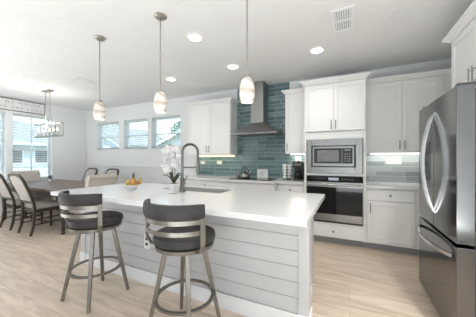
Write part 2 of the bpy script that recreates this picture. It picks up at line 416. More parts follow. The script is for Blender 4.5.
def upper(loc, w, h, label, doors, handles, depth=D, rz=0, cr=(True, True), filler=0):
    """wall cabinet: origin = left bottom back corner, face towards -Y"""
    t = thing('wall_cabinet', label, 'cabinet', loc, rz, 'white wall cabinets')
    yb = -.0005; yf = -depth+.02
    MB().box(0, w, yf, yb, 0, h).build('body', 'cab', t)
    for k, (a, b) in enumerate(doors):
        d = front('door', t, a, b, .004, h-.004, yf)
        bar_pull(d, handles[k], yf-.02, .115)
    crown(t, 0, w, -depth, yb, h, left=cr[0], right=cr[1])
    return t
Z1, Z2 = 1.37, 2.415
upper((-3.15, YW, Z1), 1.032, Z2-Z1, 'two door white wall cabinet left of the range hood', [(.01, .516), (.516, 1.022)], [.485, .547])
upper((-1.03, YW, Z1), .383, Z2-Z1, 'narrow one door white wall cabinet between range hood and oven tower', [(.01, .376)], [.045], cr=(True, False))
upper((.207, YW, Z1), 1.31, Z2-Z1, 'two door white wall cabinet above the grey tiled counter beside the fridge', [(.01, .470), (.470, .935)], [.440, .500], cr=(False, False))
t = upper((XR, 2.97, 1.84), .98, 2.42-1.84, 'deep white cabinet mounted over the refrigerator', [(.01, .49), (.49, .97)], [.46, .52], depth=.622, rz=-PI/2)
# LED strips under the wall cabinets
def strip(x0, x1, label, mm, col, e, y=YW-.10):
    t = tag(MB().box(x0, x1, y-.012, y+.012, Z1-.012, Z1-.0005).build('led_strip', mm), label, 'light')
    lamp('led_light', 'AREA', ((x0+x1)/2, y, Z1-.016), (0, 0, 0), e, col, x1-x0, .02)
t = tag(MB().box(-3.10, -2.17, YW-.035, YW-.0125, Z1-.042, Z1-.0005).build('led_strip', emis('warm light bar', (1, .80, .48), .6)), 'warm light bar under the left two door wall cabinet', 'light')
lamp('led_light', 'AREA', (-2.62, YW-.06, Z1-.02), (0, 0, 0), 1.0, (1, .80, .50), .9, .02)
strip(-.98, -.70, 'light strip under the narrow wall cabinet above the coffee maker', 'ledw', (1, .90, .75), .7)
strip(.30, 1.05, 'white light strip under the wall cabinet beside the fridge', 'ledw', (1, .97, .92), 1.6)

# oven tower
T0, T1, TF = -.645, .205, 3.73
tower = thing('oven_cabinet', 'tall white cabinet tower holding the microwave and wall oven', 'cabinet', (0, 0, 0))
MB().box(T0, T0+.02, TF+.02, YW-.0005, .10, Z2+.002).box(T1-.02, T1, TF+.02, YW-.0005, .10, Z2+.002).box(T0+.02, T1-.02, TF+.03, YW-.0005, 1.60, Z2+.002) \
    .box(T0+.02, T1-.02, TF+.03, YW-.0005, .10, .325).box(T0+.02, T1-.02, 4.30, YW-.0005, .325, 1.60).build('body', 'cab', tower)
MB().box(T0, T0+.033, TF, TF+.02, .10, Z2).box(T1-.033, T1, TF, TF+.02, .10, Z2).box(T0+.033, T1-.033, TF, TF+.02, 1.582, 1.69).box(T0+.033, T1-.033, TF, TF+.02, 1.032, 1.065) \
    .box(T0+.033, T1-.033, TF, TF+.02, .30, .328).box(T0+.033, T1-.033, TF, TF+.02, Z2-.03, Z2).build('face_frame', 'cab', tower)
xm = (T0+T1)/2
for a, b, hx in ((T0+.012, xm, xm-.03), (xm, T1-.012, xm+.03)):
    d = front('door', tower, a, b, 1.70, Z2-.006, TF); bar_pull(d, hx, TF-.02, 1.79)
d = front('drawer', tower, T0+.012, T1-.012, .115, .30, TF, False); knob(d, xm, TF-.02, .21)
crown(tower, T0, T1, TF-.02, YW-.0005, Z2+.002)
MB().box(T0, T1, TF+.075, TF+.095, 0, .10).build('toe_kick', 'toe', tower)

# microwave with trim kit
mw = thing('microwave', 'built-in stainless microwave above the wall oven', 'microwave', (xm, TF, 1.067))
w, h = .382, .513
m = MB(); a, b = .085, .315
m.box(-w, -b, -.022, -.002, .0, h).box(b-.02, w, -.022, -.002, 0, h).box(-b, b-.02, -.022, -.002, 0, .095).box(-b, b-.02, -.022, -.002, .415, h)
m.build('trim_kit', 'steel_m', mw, bevel=.002, seg=1)
MB().box(-.312, .292, -.012, .40, .098, .412).build('body', 'black', mw)
MB().box(-.295, .275, -.038, -.0125, .108, .402).build('frame', 'steel_m', mw, bevel=.003)
MB().box(-.272, .115, -.043, -.0385, .150, .375).build('door_glass', 'blackglass', mw)
MB().box(-.225, .075, -.0445, -.0432, .175, .345).build('door_window', 'grey', mw)
kp = MB().box(.12, .255, -.043, -.0385, .150, .375).build('control_panel', 'blackglass', mw)
MB().box(.15, .23, -.0445, -.0432, .335, .36).build('display', 'grey', kp)
m = MB()
for r in range(4):
    for c in range(3): m.box(.150+c*.03, .168+c*.03, -.0445, -.0432, .175+r*.034, .195+r*.034)
m.build('keypad', 'grey', kp)
# wall oven
ov = thing('wall_oven', 'built-in stainless wall oven with black glass door below the microwave', 'oven', (xm, TF, .330))
w = .385
MB().box(-w+.01, w-.01, .001, .55, 0, .69).build('body', 'black', ov)
cp = MB().box(-w, w, -.025, -.001, .615, .697).build('control_panel', 'blackglass', ov, bevel=.002, seg=1)
MB().box(-.07, .07, -.0265, -.0252, .635, .675).build('display', emis('oven display', (.8, .9, 1), .35, (.1, .1, .1)), cp)
m = MB()
for k in range(5):
    for s in (-1, 1): m.box(s*(.12+k*.035)-.007, s*(.12+k*.035)+.007, -.0262, -.0252, .65, .66)
m.build('buttons', 'grey', cp)
dr = MB().box(-w, w, -.03, -.001, .028, .608).build('door', 'steel', ov, bevel=.003)
MB().box(-w+.004, w-.004, -.035, -.0305, .135, .535).build('door_glass', 'blackglass', dr)
MB().sweep([(-w+.02, -.075, .572), (w-.02, -.075, .572)], .017, n=12).sweep([(-w+.05, -.03, .572), (-w+.05, -.075, .572)], .011, n=8).sweep([(w-.05, -.03, .572), (w-.05, -.075, .572)], .011, n=8).build('handle', 'steel', dr, True)
MB().box(-w, w, -.012, -.001, .0, .025).build('vent', 'black', ov)

# base cabinets along the back wall
def base(x0, x1, yf, fronts, label, name='base_cabinet'):
    t = thing(name, label, 'cabinet', (x0, yf, 0), 0, 'white base cabinets'); w = x1-x0; dd = YW-yf-.0005
    MB().box(0, w, .02, dd, .10, .872).build('body', 'cab', t)
    MB().box(0, w, .085, .105, 0, .10).build('toe_kick', 'toe', t)
    for kind, a, b, z0, z1, hw in fronts:
        d = front(kind, t, a, b, z0, z1, .02, kind == 'door')
        if hw[0] == 'k': knob(d, hw[1], 0, hw[2])
        else: bar_pull(d, hw[1], 0, hw[2])
    return t
base(-3.15, -2.15, 3.73, [('drawer', .02, .36, .71, .86, ('k', .19, .785)), ('drawer', .37, .98, .71, .86, ('k', .66, .785)), ('door', .02, .36, .115, .70, ('h', .32, .6)), ('door', .37, .675, .115, .70, ('h', .64, .6)), ('door', .675, .98, .115, .70, ('h', .71, .6))],
     'white base cabinet with two small drawers left of the cooktop')
base(-2.148, -1.102, 3.645, [('drawer', .01, 1.036, .62, .86, ('k', .52, .74)), ('drawer', .01, 1.036, .37, .61, ('k', .52, .49)), ('drawer', .01, 1.036, .115, .36, ('k', .52, .24))], 'projecting white drawer cabinet under the cooktop')
base(-1.10, -.648, 3.73, [('drawer', .03, .44, .71, .86, ('k', .235, .785)), ('door', .03, .44, .115, .70, ('h', .07, .6))], 'narrow white base cabinet between cooktop and oven tower')
base(.208, 1.515, 3.73, [('drawer', .015, .56, .71, .862, ('k', .285, .785)), ('door', .015, .56, .115, .70, ('h', .05, .60)), ('door', .62, 1.29, .115, .862, ('h', .68, .7))], 'white base cabinet with drawer and door between oven tower and fridge')
tag(MB().prism([(-3.17, YW-.013), (-3.17, 3.70), (-2.15, 3.70), (-2.15, 3.615), (-1.10, 3.615), (-1.10, 3.70), (-.648, 3.70), (-.648, YW-.013)], 'z', .874, .914).build('countertop', 'quartz', bevel=.003), 'white stone countertop under the range hood', 'countertop')
tag(MB().box(.208, 1.515, 3.70, YW-.013, .874, .914).build('countertop', 'quartz', bevel=.003), 'white stone countertop between oven tower and fridge', 'countertop')

# range hood
hd = thing('range_hood', 'stainless chimney range hood on the teal tile wall', 'range hood', (-1.575, YW-.013, 1.735))
MB().box(-.455, .455, -.50, 0, 0, .022).build('lip', 'steel', hd, bevel=.002, seg=1)
m = MB(); rings = []
for k in range(9):
    f = k/8; g = (1-f)**1.12
    hw = .125+.33*g; dy = .27+.23*g; z = .022+.208*f
    rings.append([m.b.verts.new(p) for p in ((-hw,-dy,z),(hw,-dy,z),(hw,0,z),(-hw,0,z))])
m.ring_faces(rings); m.build('canopy', 'steel', hd, True)
MB().box(-.125, .125, -.27, 0, .231, H-1.735-.001).build('chimney', 'steel', hd, bevel=.002, seg=1)
MB().box(-.40, .40, -.45, -.05, -.006, -.0005).build('filter', 'grey', hd)
m = MB()
for k in range(4): m.box(-.05+k*.027, -.036+k*.027, -.503, -.5003, .006, .016)
m.build('buttons', 'black', hd)

# cooktop and things on the back counter
ct = thing('cooktop', 'black glass cooktop under the range hood', 'cooktop', (-1.60, 3.98, .9145))
MB().box(-.40, .40, -.25, .22, 0, .008).build('glass_top', 'blackglass', ct, bevel=.003)
m = MB()
for x, y, r in ((-.24, -.1, .09), (-.24, .11, .07), (.22, -.1, .08), (.22, .11, .1)):
    m.arc_band(r-.004, r, .0082, .0088, 0, 2*PI*.999, 28, cx=x, cy=y)
m.build('burner_ring', 'grey', ct)
kt = thing('kettle', 'shiny kettle with arched black handle on the cooktop', 'kettle', (-1.80, 4.03, .9240))
MB().lathe([(.075,0),(.09,.012),(.092,.035),(.075,.075),(.045,.10),(.03,.108)], n=24).build('body', 'nickel', kt, True)
MB().lathe([(.032,.108),(.03,.115),(.012,.12),(.01,.128),(.014,.135),(.008,.142)], n=16).build('lid', 'black', kt, True)
MB().sweep([(.06,0,.07),(.10,0,.095),(.125,0,.12)], [.018,.012,.008], n=10).build('spout', 'chrome', kt, True)
MB().sweep([(.075*math.cos(a), 0, .085+.11*math.sin(a)) for a in [PI*k/12 for k in range(13)]], .008, n=8).build('handle', 'black', kt, True)
jr = thing('sugar_jar', 'small glass jar with dark contents beside the kettle', 'jar', (-1.955, 4.06, .9240))
MB().lathe([(.035,0),(.038,.01),(.038,.07),(.03,.085)], n=18).build('body', 'clear', jr, True)
MB().lathe([(.031,.003),(.033,.045)], n=16).build('contents', 'twood', jr, True)
MB().lathe([(.033,.085),(.033,.098),(.01,.104)], n=16).build('lid', 'chrome', jr, True)
bd = thing('counter_sign', 'white square block sign standing behind the cooktop', 'sign', (-1.53, 4.275, .9145))
MB().box(-.105, .105, -.03, .03, 0, .165).build('board', 'sign', bd, bevel=.003)
m = MB(); 
for k, (a, b) in enumerate(((-.06,.055),(-.045,.05),(-.05,.04))): m.box(a, b, -.0315, -.0301, .115-k*.03, .121-k*.03)
m.build('lines', 'grey', bd)
rk = thing('pod_carousel', 'chrome carousel of coffee pods left of the coffee maker', 'pod rack', (-1.012, 4.10, .9145))
MB().lathe([(.082,0),(.082,.012),(.02,.016)], n=24).lathe([(.006,.012),(.006,.29),(.016,.295),(.012,.31)], n=12).build('stand', 'black', rk, True)
for k in range(6):
    a = k*PI/3+.3; m = MB()
    for lv in range(5):
        R = Matrix.Translation((.054*math.cos(a), .054*math.sin(a), .045+lv*.052)) @ Matrix.Rotation(a, 4, 'Z') @ Matrix.Rotation(PI/2, 4, 'Y')
        m.lathe([(.015,-.014),(.021,.018),(.024,.020),(.024,.023)], n=12, M4=R)
    p = m.build('coffee_pods', 'porcelain', rk, True)
    m = MB()
    for s in (-1, 1): m.sweep([(.072*math.cos(a+s*.5), .072*math.sin(a+s*.5), .012), (.072*math.cos(a+s*.5), .072*math.sin(a+s*.5), .285)], .0022, n=6)
    m.build('wire', 'chrome', rk, True)
cm = thing('coffee_maker', 'black coffee maker beside the oven tower', 'coffee maker', (-.80, 4.10, .9145))
MB().box(-.085,.085,-.13,.11,0,.03).box(-.085,.085,.0,.11,.03,.25).build('base', 'black', cm, bevel=.006)
MB().box(-.088,.088,-.12,.11,.22,.315).build('brew_head', 'black', cm, bevel=.014)
MB().lathe([(.05,.031),(.065,.05),(.066,.12),(.045,.165),(.048,.175)], cx=0, cy=-.065, n=20).build('carafe', 'blackglass', cm, True)
MB().sweep([(.0,-.128,.155),(.0,-.16,.14),(.0,-.16,.08),(.0,-.128,.07)], .007, n=8).build('handle', 'black', cm, True)
MB().box(-.06,.06,-.1225,-.1202,.25,.29).build('control_panel', 'grey', cm, bevel=.001, seg=1)
MB().lathe([(.05,.316),(.055,.33),(.03,.345)], cy=-.02, n=20).build('lid', 'chrome', cm, True)

# wall outlets
def outlet(loc, label, rot=0, w=.07, h=.115, horiz=False, dark=False):
    if horiz: w, h = h, w
    t = thing('outlet', label, 'outlet', loc, rot, 'electrical outlets')
    MB().box(-w/2, w/2, -.007, -.0005, -h/2, h/2).build('cover_plate', 'outlet', t, bevel=.002)
    m = MB()
    for s in (-1, 1):
        if horiz: m.box(s*.027-.014, s*.027+.014, -.009, -.0072, -.016, .016)
        else: m.box(-.016, .016, -.009, -.0072, s*.027-.014, s*.027+.014)
    m.build('receptacle', 'black' if dark else 'potm', t)
outlet((.62, YW-.0125, 1.245), 'wide white outlet on the grey green tile', horiz=True, w=.09, h=.20)
outlet((-2.98, YW-.0125, 1.20), 'left outlet under the two door wall cabinet', horiz=True)
outlet((-2.55, YW-.0125, 1.20), 'right outlet under the two door wall cabinet', horiz=True)
outlet((-.86, YW-.0125, 1.29), 'white outlet above the coffee maker', horiz=True)

# ------------------------------------------------------------------ refrigerator
fr = thing('refrigerator', 'stainless french door refrigerator with bottom freezer', 'refrigerator', (.635, 2.47, 0))
MB().box(.105, .84, -.455, .455, .03, 1.765).build('body', 'steel_s', fr, bevel=.004)
MB().box(.12, .80, -.44, .44, .0, .03).build('base', 'black', fr)
MB().box(.095, .108, -.45, .45, .05, 1.75).build('gasket', 'black', fr)
for s in (-1, 1):
    y0, y1 = (-.46, -.003) if s < 0 else (.003, .46)
    d = MB().box(0, .095, y0, y1, .722, 1.775).build('door', 'steel_d', fr, bevel=.005, seg=3)
    y = s*.034; m = MB()
    P = [(-.078*math.sin(PI*k/20)**.75, y, .84+.83*k/20) for k in range(21)]
    m.sweep(P, .014, .014, up=(1, 0, 0)); m.build('handle', 'handlesteel', d, True)
    MB().box(.02, .15, s*.40-.03, s*.40+.03, 1.776, 1.80).build('hinge_cover', 'black', fr, bevel=.005)
d = MB().box(0, .095, -.46, .46, .055, .700).build('freezer_drawer', 'steel_d', fr, bevel=.005, seg=3)
P = [(-.075*math.sin(PI*k/20)**.7, -.40+.80*k/20, .622) for k in range(21)]
MB().sweep(P, .016, .024).build('handle', 'handlesteel', d, True)
MB().box(-.002, -.0002, .10, .36, 1.10, 1.44).build('dispenser', 'blackglass', fr, bevel=.001, seg=1)

# ------------------------------------------------------------------ kitchen island
IX0, IX1, IY0, IY1 = -3.075, -.235, 1.445, 2.60
BX0, BX1, BY0, BY1 = -2.98, -.345, 1.745, 2.56
isl = thing('kitchen_island', 'white shiplap kitchen island with overhanging top', 'kitchen island', (0, 0, 0))
m = MB()
m.box(BX0+.016, BX1-.016, BY0+.016, BY0+.035, .0, .870).box(BX0, BX0+.03, BY0+.035, BY1, 0, .870).box(BX1-.03, BX1, BY0+.035, BY1, 0, .870).box(BX0+.03, BX1-.03, BY1-.02, BY1, .10, .870).box(BX0+.03, BX1-.03, BY0+.035, BY1-.02, .10, .12)
m.build('body', 'island', isl)
zs = [.13, .246, .363, .480, .598, .715, .835]
m = MB()
for a, b in zip(zs, zs[1:]): m.box(BX0, BX1, BY0, BY0+.0155, a+.0016, b-.0016)
m.build('shiplap', 'island', isl, bevel=.0015, seg=1)
MB().box(BX0+.001, BX1-.001, BY0+.0135, BY0+.0158, .13, .835).build('groove_backing', 'groove', isl)
MB().box(BX0, BX1, BY0-.012, BY0+.015, .8355, .871).build('top_rail', 'island', isl)
for x0, x1 in ((BX1+.0005, BX1+.074), (BX0-.02, BX0+.06)):
    p = MB().box(x0, x1, BY0-.010, BY0+.12, .0, .871).build('corner_post', 'island', isl, bevel=.003)
    MB().box(x0-.008, x1+.010, BY0-.022, BY0+.130, .0, .135).build('plinth', 'trim', p, bevel=.004)
MB().box(BX0+.075, BX1-.002, BY0-.013, BY0-.0003, 0, .128).box(BX1+.0005, BX1+.034, BY0+.14, 2.24, 0, .13).build('baseboard', 'trim', isl, bevel=.003)
outlet((-1.885, BY0-.0005, .435), 'dark outlet in a white plate on the island front behind the right stool', w=.078, h=.15, dark=True)
# top with the sink cut-out
SX0, SX1, SY0, SY1 = -2.12, -1.27, 2.16, 2.52
m = MB()
us = [IX0, SX0, SX1, IX1]; vs = [IY0, SY0, SY1, IY1]
V = [[[m.b.verts.new((x, y, z)) for z in (.871, .914)] for y in vs] for x in us]
for i in range(3):
    for j in range(3):
        if (i, j) == (1, 1): continue
        for k in (0, 1): m.b.faces.new([V[i][j][k], V[i+1][j][k], V[i+1][j+1][k], V[i][j+1][k]])
for i in range(3):
    for j in (0, 3): m.b.faces.new([V[i][j][0], V[i+1][j][0], V[i+1][j][1], V[i][j][1]]); m.b.faces.new([V[j][i][0], V[j][i+1][0], V[j][i+1][1], V[j][i][1]])
for a, b in (((1,1),(2,1)),((2,1),(2,2)),((2,2),(1,2)),((1,2),(1,1))):
    m.b.faces.new([V[a[0]][a[1]][0], V[b[0]][b[1]][0], V[b[0]][b[1]][1], V[a[0]][a[1]][1]])
tag(m.build('countertop', 'quartz', bevel=.003), 'large white stone countertop of the island', 'countertop')
t = .004; e = .001
sk = MB().box(SX0+e, SX1-e, SY0+e, SY1-e, .70, .704).box(SX0+e, SX0+e+t, SY0+e, SY1-e, .704, .905).box(SX1-e-t, SX1-e, SY0+e, SY1-e, .704, .905) \
    .box(SX0+e, SX1-e, SY0+e, SY0+e+t, .704, .905).box(SX0+e, SX1-e, SY1-e-t, SY1-e, .704, .905)
sink = thing('sink', 'stainless undermount sink in the island countertop', 'sink', ((SX0+SX1)/2, (SY0+SY1)/2, .70))
o = sk.build('basin', 'sinksteel', sink); o.data.transform(Matrix.Translation((-(SX0+SX1)/2, -(SY0+SY1)/2, -.70)))
MB().lathe([(.045, .0045), (.045, .006), (.03, .007)], n=20).build('drain', 'chrome', sink, True)

# spring faucet
fa = thing('faucet', 'tall brushed spring neck faucet behind the orchid pot', 'faucet', (-1.700, 2.075, .9145), math.radians(-30))
MB().lathe([(.030,0),(.030,.01),(.024,.014),(.024,.16),(.020,.165)], n=20).build('base', 'nickel', fa, True)
MB().lathe([(.014,.165),(.014,.44)], n=16).build('riser', 'nickel', fa, True)
R_ = .095; P = [(0,0,.43)] + [(0, R_-R_*math.cos(PI*k/16), .445+R_*math.sin(PI*k/16)) for k in range(17)] + [(0, 2*R_, .40), (0, 2*R_, .32)]
MB().sweep(P, .010, n=10, up=(1,0,0)).build('hose', 'nickel', fa, True)
m = MB(); path = [Vector(p) for p in P]; L = [0]
for a, b in zip(path, path[1:]): L.append(L[-1]+(b-a).length)
pts = []; turns = 46; NN = turns*8
for k in range(NN+1):
    q = L[-1]*k/NN; i = max(j for j in range(len(L)-1) if L[j] <= q+1e-9); f = (q-L[i])/(L[i+1]-L[i]); c = path[i].lerp(path[i+1], f)
    tt = (path[i+1]-path[i]).normalized(); sx = Vector((1,0,0)); sy = tt.cross(sx); a = 2*PI*k/8
    pts.append(c + .0145*(math.cos(a)*sx+math.sin(a)*sy))
m.sweep(pts, .0028, n=5, up=(1,0,0)); m.build('spring', 'nickel', fa, True)
MB().lathe([(.013,.33),(.018,.32),(.019,.25),(.024,.225),(.024,.215),(.016,.212)], cy=2*R_, n=18).build('spray_head', 'nickel', fa, True)
MB().sweep([(0,0,.275),(0,2*R_-.02,.275)], .008, n=8).arc_band(.019,.024,.265,.285,0,2*PI*.999,20,cy=2*R_).build('docking_arm', 'nickel', fa, True)
MB().sweep([(.02,0,.10),(.055,0,.105)], .014, n=12).sweep([(.05,0,.105),(.062,.02,.15),(.075,.035,.19)], [.009,.007,.006], n=8).build('lever', 'nickel', fa, True)
# soap dispenser stub beside it (small air switch)
# orchid
orc = thing('potted_orchid', 'white flowering orchid in a small pale pot on the island', 'orchid', (-1.712, 1.950, .9145))
MB().frus((-.036,.036,-.036,.036), 0, (-.042,.042,-.042,.042), .105).build('pot', 'potm', orc, bevel=.006)
MB().box(-.037,.037,-.037,.037,.1,.108).build('soil', 'bark', orc)
def leaf(a, L_, up, w=.022):
    m = MB(); rings = []
    for k in range(9):
        f = k/8; r = L_*f; z = .107 + up*math.sin(f*PI*.62); ww = w*math.sin(PI*(.12+.88*f))**.6 + .001
        d = Vector((math.cos(a), math.sin(a), 0)); sd = Vector((-math.sin(a), math.cos(a), 0)); c = d*r + Vector((0,0,z))
        rings.append([m.b.verts.new(c+sd*ww*q+Vector((0,0,abs(q)*.006+th))) for q, th in ((-1,0),(0,-.003),(1,0),(0,.0))])
    m.ring_faces(rings); m.build('leaf', 'leaf', orc, True)
for a, L_, u in ((2.9, .15, .15), (3.6, .12, .09), (.1, .09, .11), (-.9, .10, .05), (1.6, .12, .08)): leaf(a, L_, u)
def stem(P): MB().sweep(P, .0034, n=6).build('stem', 'stem', orc, True)
import itertools
def bez(p0, p1, p2, p3, n=14):
    p0, p1, p2, p3 = map(Vector, (p0, p1, p2, p3))
    return [(1-t)**3*p0+3*(1-t)**2*t*p1+3*(1-t)*t*t*p2+t**3*p3 for t in [k/n for k in range(n+1)]]
s1 = bez((0,0,.1), (.02,.01,.32), (.03,.02,.58), (-.07,-.03,.47)); s2 = bez((-.01,0,.1), (0,-.02,.3), (.0,-.02,.50), (-.12,-.03,.28))
s3 = bez((.0,.0,.1), (.02,.01,.32), (.04,.01,.56), (-.05,-.03,.52)); stem(s1); stem(s2); stem(s3)
def flower_mesh():
    m = MB()
    def petal(a, L_, w, tilt):
        d = Vector((math.cos(a), 0, math.sin(a))); s_ = Vector((-math.sin(a), 0, math.cos(a))); rings = []
        for k in range(6):
            f = k/5; ww = w*math.sin(PI*(.1+.83*f))**.7; c = d*L_*f + Vector((0, -tilt*f*f, 0))
            rings.append([m.b.verts.new(c+s_*ww*q+Vector((0, (-abs(q)*.004)+t_, 0))) for q, t_ in ((-1,0),(0,-.001),(1,0),(0,.001))])
        m.ring_faces(rings)
    for a in (PI/2, PI*7/6, -PI/6): petal(a, .036, .014, .006)
    for a in (.15, PI-.15): petal(a, .040, .022, .004)
    m.lathe([(.001,0),(.006,.004),(.004,.012)], n=8, M4=Matrix.Rotation(PI/2, 4, 'X'))
    return m
fm = flower_mesh().build('flower', 'petal', orc, True)
rnd = random.Random(11); spots = []
while len(spots) < 30:
    u, v, q = rnd.uniform(-1,1), rnd.uniform(-1,1), rnd.uniform(-1,1)
    if u*u+q*q > 1: continue
    spots.append(Vector((.9*.085*u-.02*v+.012*q-.028, .435*.085*u+.03*v-.012, .375+.15*q)))
for i, p in enumerate(spots):
    f = fm if i == 0 else fm.copy()
    if i: C.objects.link(f); f.parent = orc
    f.location = p
    f.rotation_euler = (random.uniform(-.4,.4), random.uniform(-.5,.5), .7+random.uniform(-.7,.7)); s = random.uniform(.85,1.2); f.scale = (s,s,s)
for i in (11, 13): MB().lathe([(.001,-.008),(.006,0),(.001,.009)], n=8, M4=Matrix.Translation(s3[i])).build('bud', 'stem', orc, True)

# fruit bowl with gourds
fb = thing('bowl', 'white ceramic bowl holding orange and yellow gourds', 'bowl', (-2.366, 1.955, .9145))
def sq_ring(m, r, z, n=24, pw=3.2):
    return [m.b.verts.new((r*math.copysign(abs(math.cos(a))**(2/pw), math.cos(a)), r*math.copysign(abs(math.sin(a))**(2/pw), math.sin(a)), z)) for a in [2*PI*k/n for k in range(n)]]
m = MB(); rr = [sq_ring(m, r, z) for r, z in ((.034,0),(.038,.004),(.056,.03),(.078,.060),(.074,.060),(.052,.032),(.030,.012),(.008,.010))]
m.ring_faces(rr); m.build('bowl_body', 'porcelain', fb, True)
def gourd(loc, R3, s, mm, label, neck, zs=1):
    t = thing('gourd', label, 'gourd', loc, 0, 'gourds in the white bowl'); t.rotation_euler = R3; t.scale = (1, 1, zs)
    m = MB(); prof = [(.004,-.037),(.022,-.032),(.035,-.015),(.037,0),(.031,.016),(.022,.028),(.018,.034)]
    m.lathe([(r*s, z*s) for r, z in prof], n=18, caps=True); m.build('body', mm, t, True)
    MB().lathe([(.0182*s,.034*s),(.0145*s,.046*s),(.0135*s,.060*s),(.010*s,.070*s),(.003*s,.074*s)], n=14).build('neck', neck, t, True)
    MB().sweep([(0,0,.073*s),(.003,0,.085*s)], .003, n=6).build('stalk', 'stem', t, True)
gourd((-2.342, 1.958, .9145+.084), (0, 0, 0), 1.05, 'gourd_o', 'upright orange gourd with a dark green neck', 'gourd_g', 1.5)
gourd((-2.404, 1.928, .9145+.082), (0, -.5, -.5), .80, 'gourd_y', 'small yellow gourd leaning at the left side of the bowl', 'gourd_y')
gourd((-2.335, 2.035, .9145+.084), (-.45, .3, 0), .75, 'gourd_o', 'small orange gourd behind the upright one in the bowl', 'gourd_o')

# ------------------------------------------------------------------ bar stools
def make_stool(loc, rz, label):
    t = thing('bar_stool', label, 'stool', loc, rz, 'bar stools at the island')
    MB().lathe([(.13,.675),(.205,.678),(.222,.690),(.228,.715),(.222,.740),(.200,.752),(.10,.757),(.0005,.758)], n=36).build('seat_cushion', 'leather', t, True)
    sf = MB().lathe([(.06,.625),(.195,.640),(.212,.648),(.214,.674),(.10,.6745)], n=36).build('seat_frame', 'stoolm', t, True)
    a0, a1 = -PI/2-1.15, -PI/2+1.15
    MB().arc_band(.252,.290,.893,.992,a0,a1,26,True).build('backrest', 'leather', t, True)
    MB().arc_band(.262,.278,.862,.892,a0,a1,26).build('back_rail', 'stoolm', t, True)
    MB().arc_band(.262,.272,.790,.818,a0,a1,26).build('back_rail', 'stoolm', t, True)
    for a in (a0+.06, a1-.06):
        c, s = math.cos(a), math.sin(a); up = (c, s, 0)
        MB().sweep([(.212*c,.212*s,.655),(.250*c,.250*s,.665),(.282*c,.282*s,.72),(.284*c,.284*s,.90)], .034, .010, up=up).build('back_post', 'stoolm', t, bevel=.002, seg=1)
    for k in range(4):
        a = PI/4+k*PI/2; c, s = math.cos(a), math.sin(a)
        MB().sweep([(.135*c,.135*s,.64),(.272*c,.272*s,.0)], [.034,.026], [.034,.026], up=(c,s,0)).build('leg', 'stoolm', t, bevel=.003, seg=1)
    MB().arc_band(.196,.222,.262,.276,0,2*PI*.9999,48).build('footrest', 'stoolm', t, True)
    return t
st = make_stool((-1.11, 1.385, 0), .0, 'dark vinyl bar stool nearest the camera in front of the island')
dup(st, (-2.16, 1.39, 0), 0, 'dark vinyl bar stool at the dining end of the island')

# ------------------------------------------------------------------ dining table and chairs
tb = thing('dining_table', 'long dark wood dining table with turned legs', 'table', (-5.45, 2.73, 0))
hx, hy = 1.17, .58
MB().box(-hx, hx, -hy, hy, .722, .762).build('tabletop', 'twood', tb, bevel=.006)
MB().box(-hx+.09, hx-.09, -hy+.08, -hy+.105, .62, .7215).box(-hx+.09, hx-.09, hy-.105, hy-.08, .62, .7215).box(-hx+.09, -hx+.115, -hy+.105, hy-.105, .62, .7215).box(hx-.115, hx-.09, -hy+.105, hy-.105, .62, .7215).build('apron', 'dwood', tb)
for sx in (-1, 1):
    for sy in (-1, 1):
        MB().lathe([(.022,0),(.032,.02),(.022,.05),(.036,.09),(.028,.13),(.034,.25),(.046,.42),(.030,.50),(.048,.54),(.048,.57)], cx=sx*(hx-.10), cy=sy*(hy-.09), n=16).box(sx*(hx-.10)-.045, sx*(hx-.10)+.045, sy*(hy-.09)-.045, sy*(hy-.09)+.045, .57, .7215).build('leg', 'dwood', tb, True)
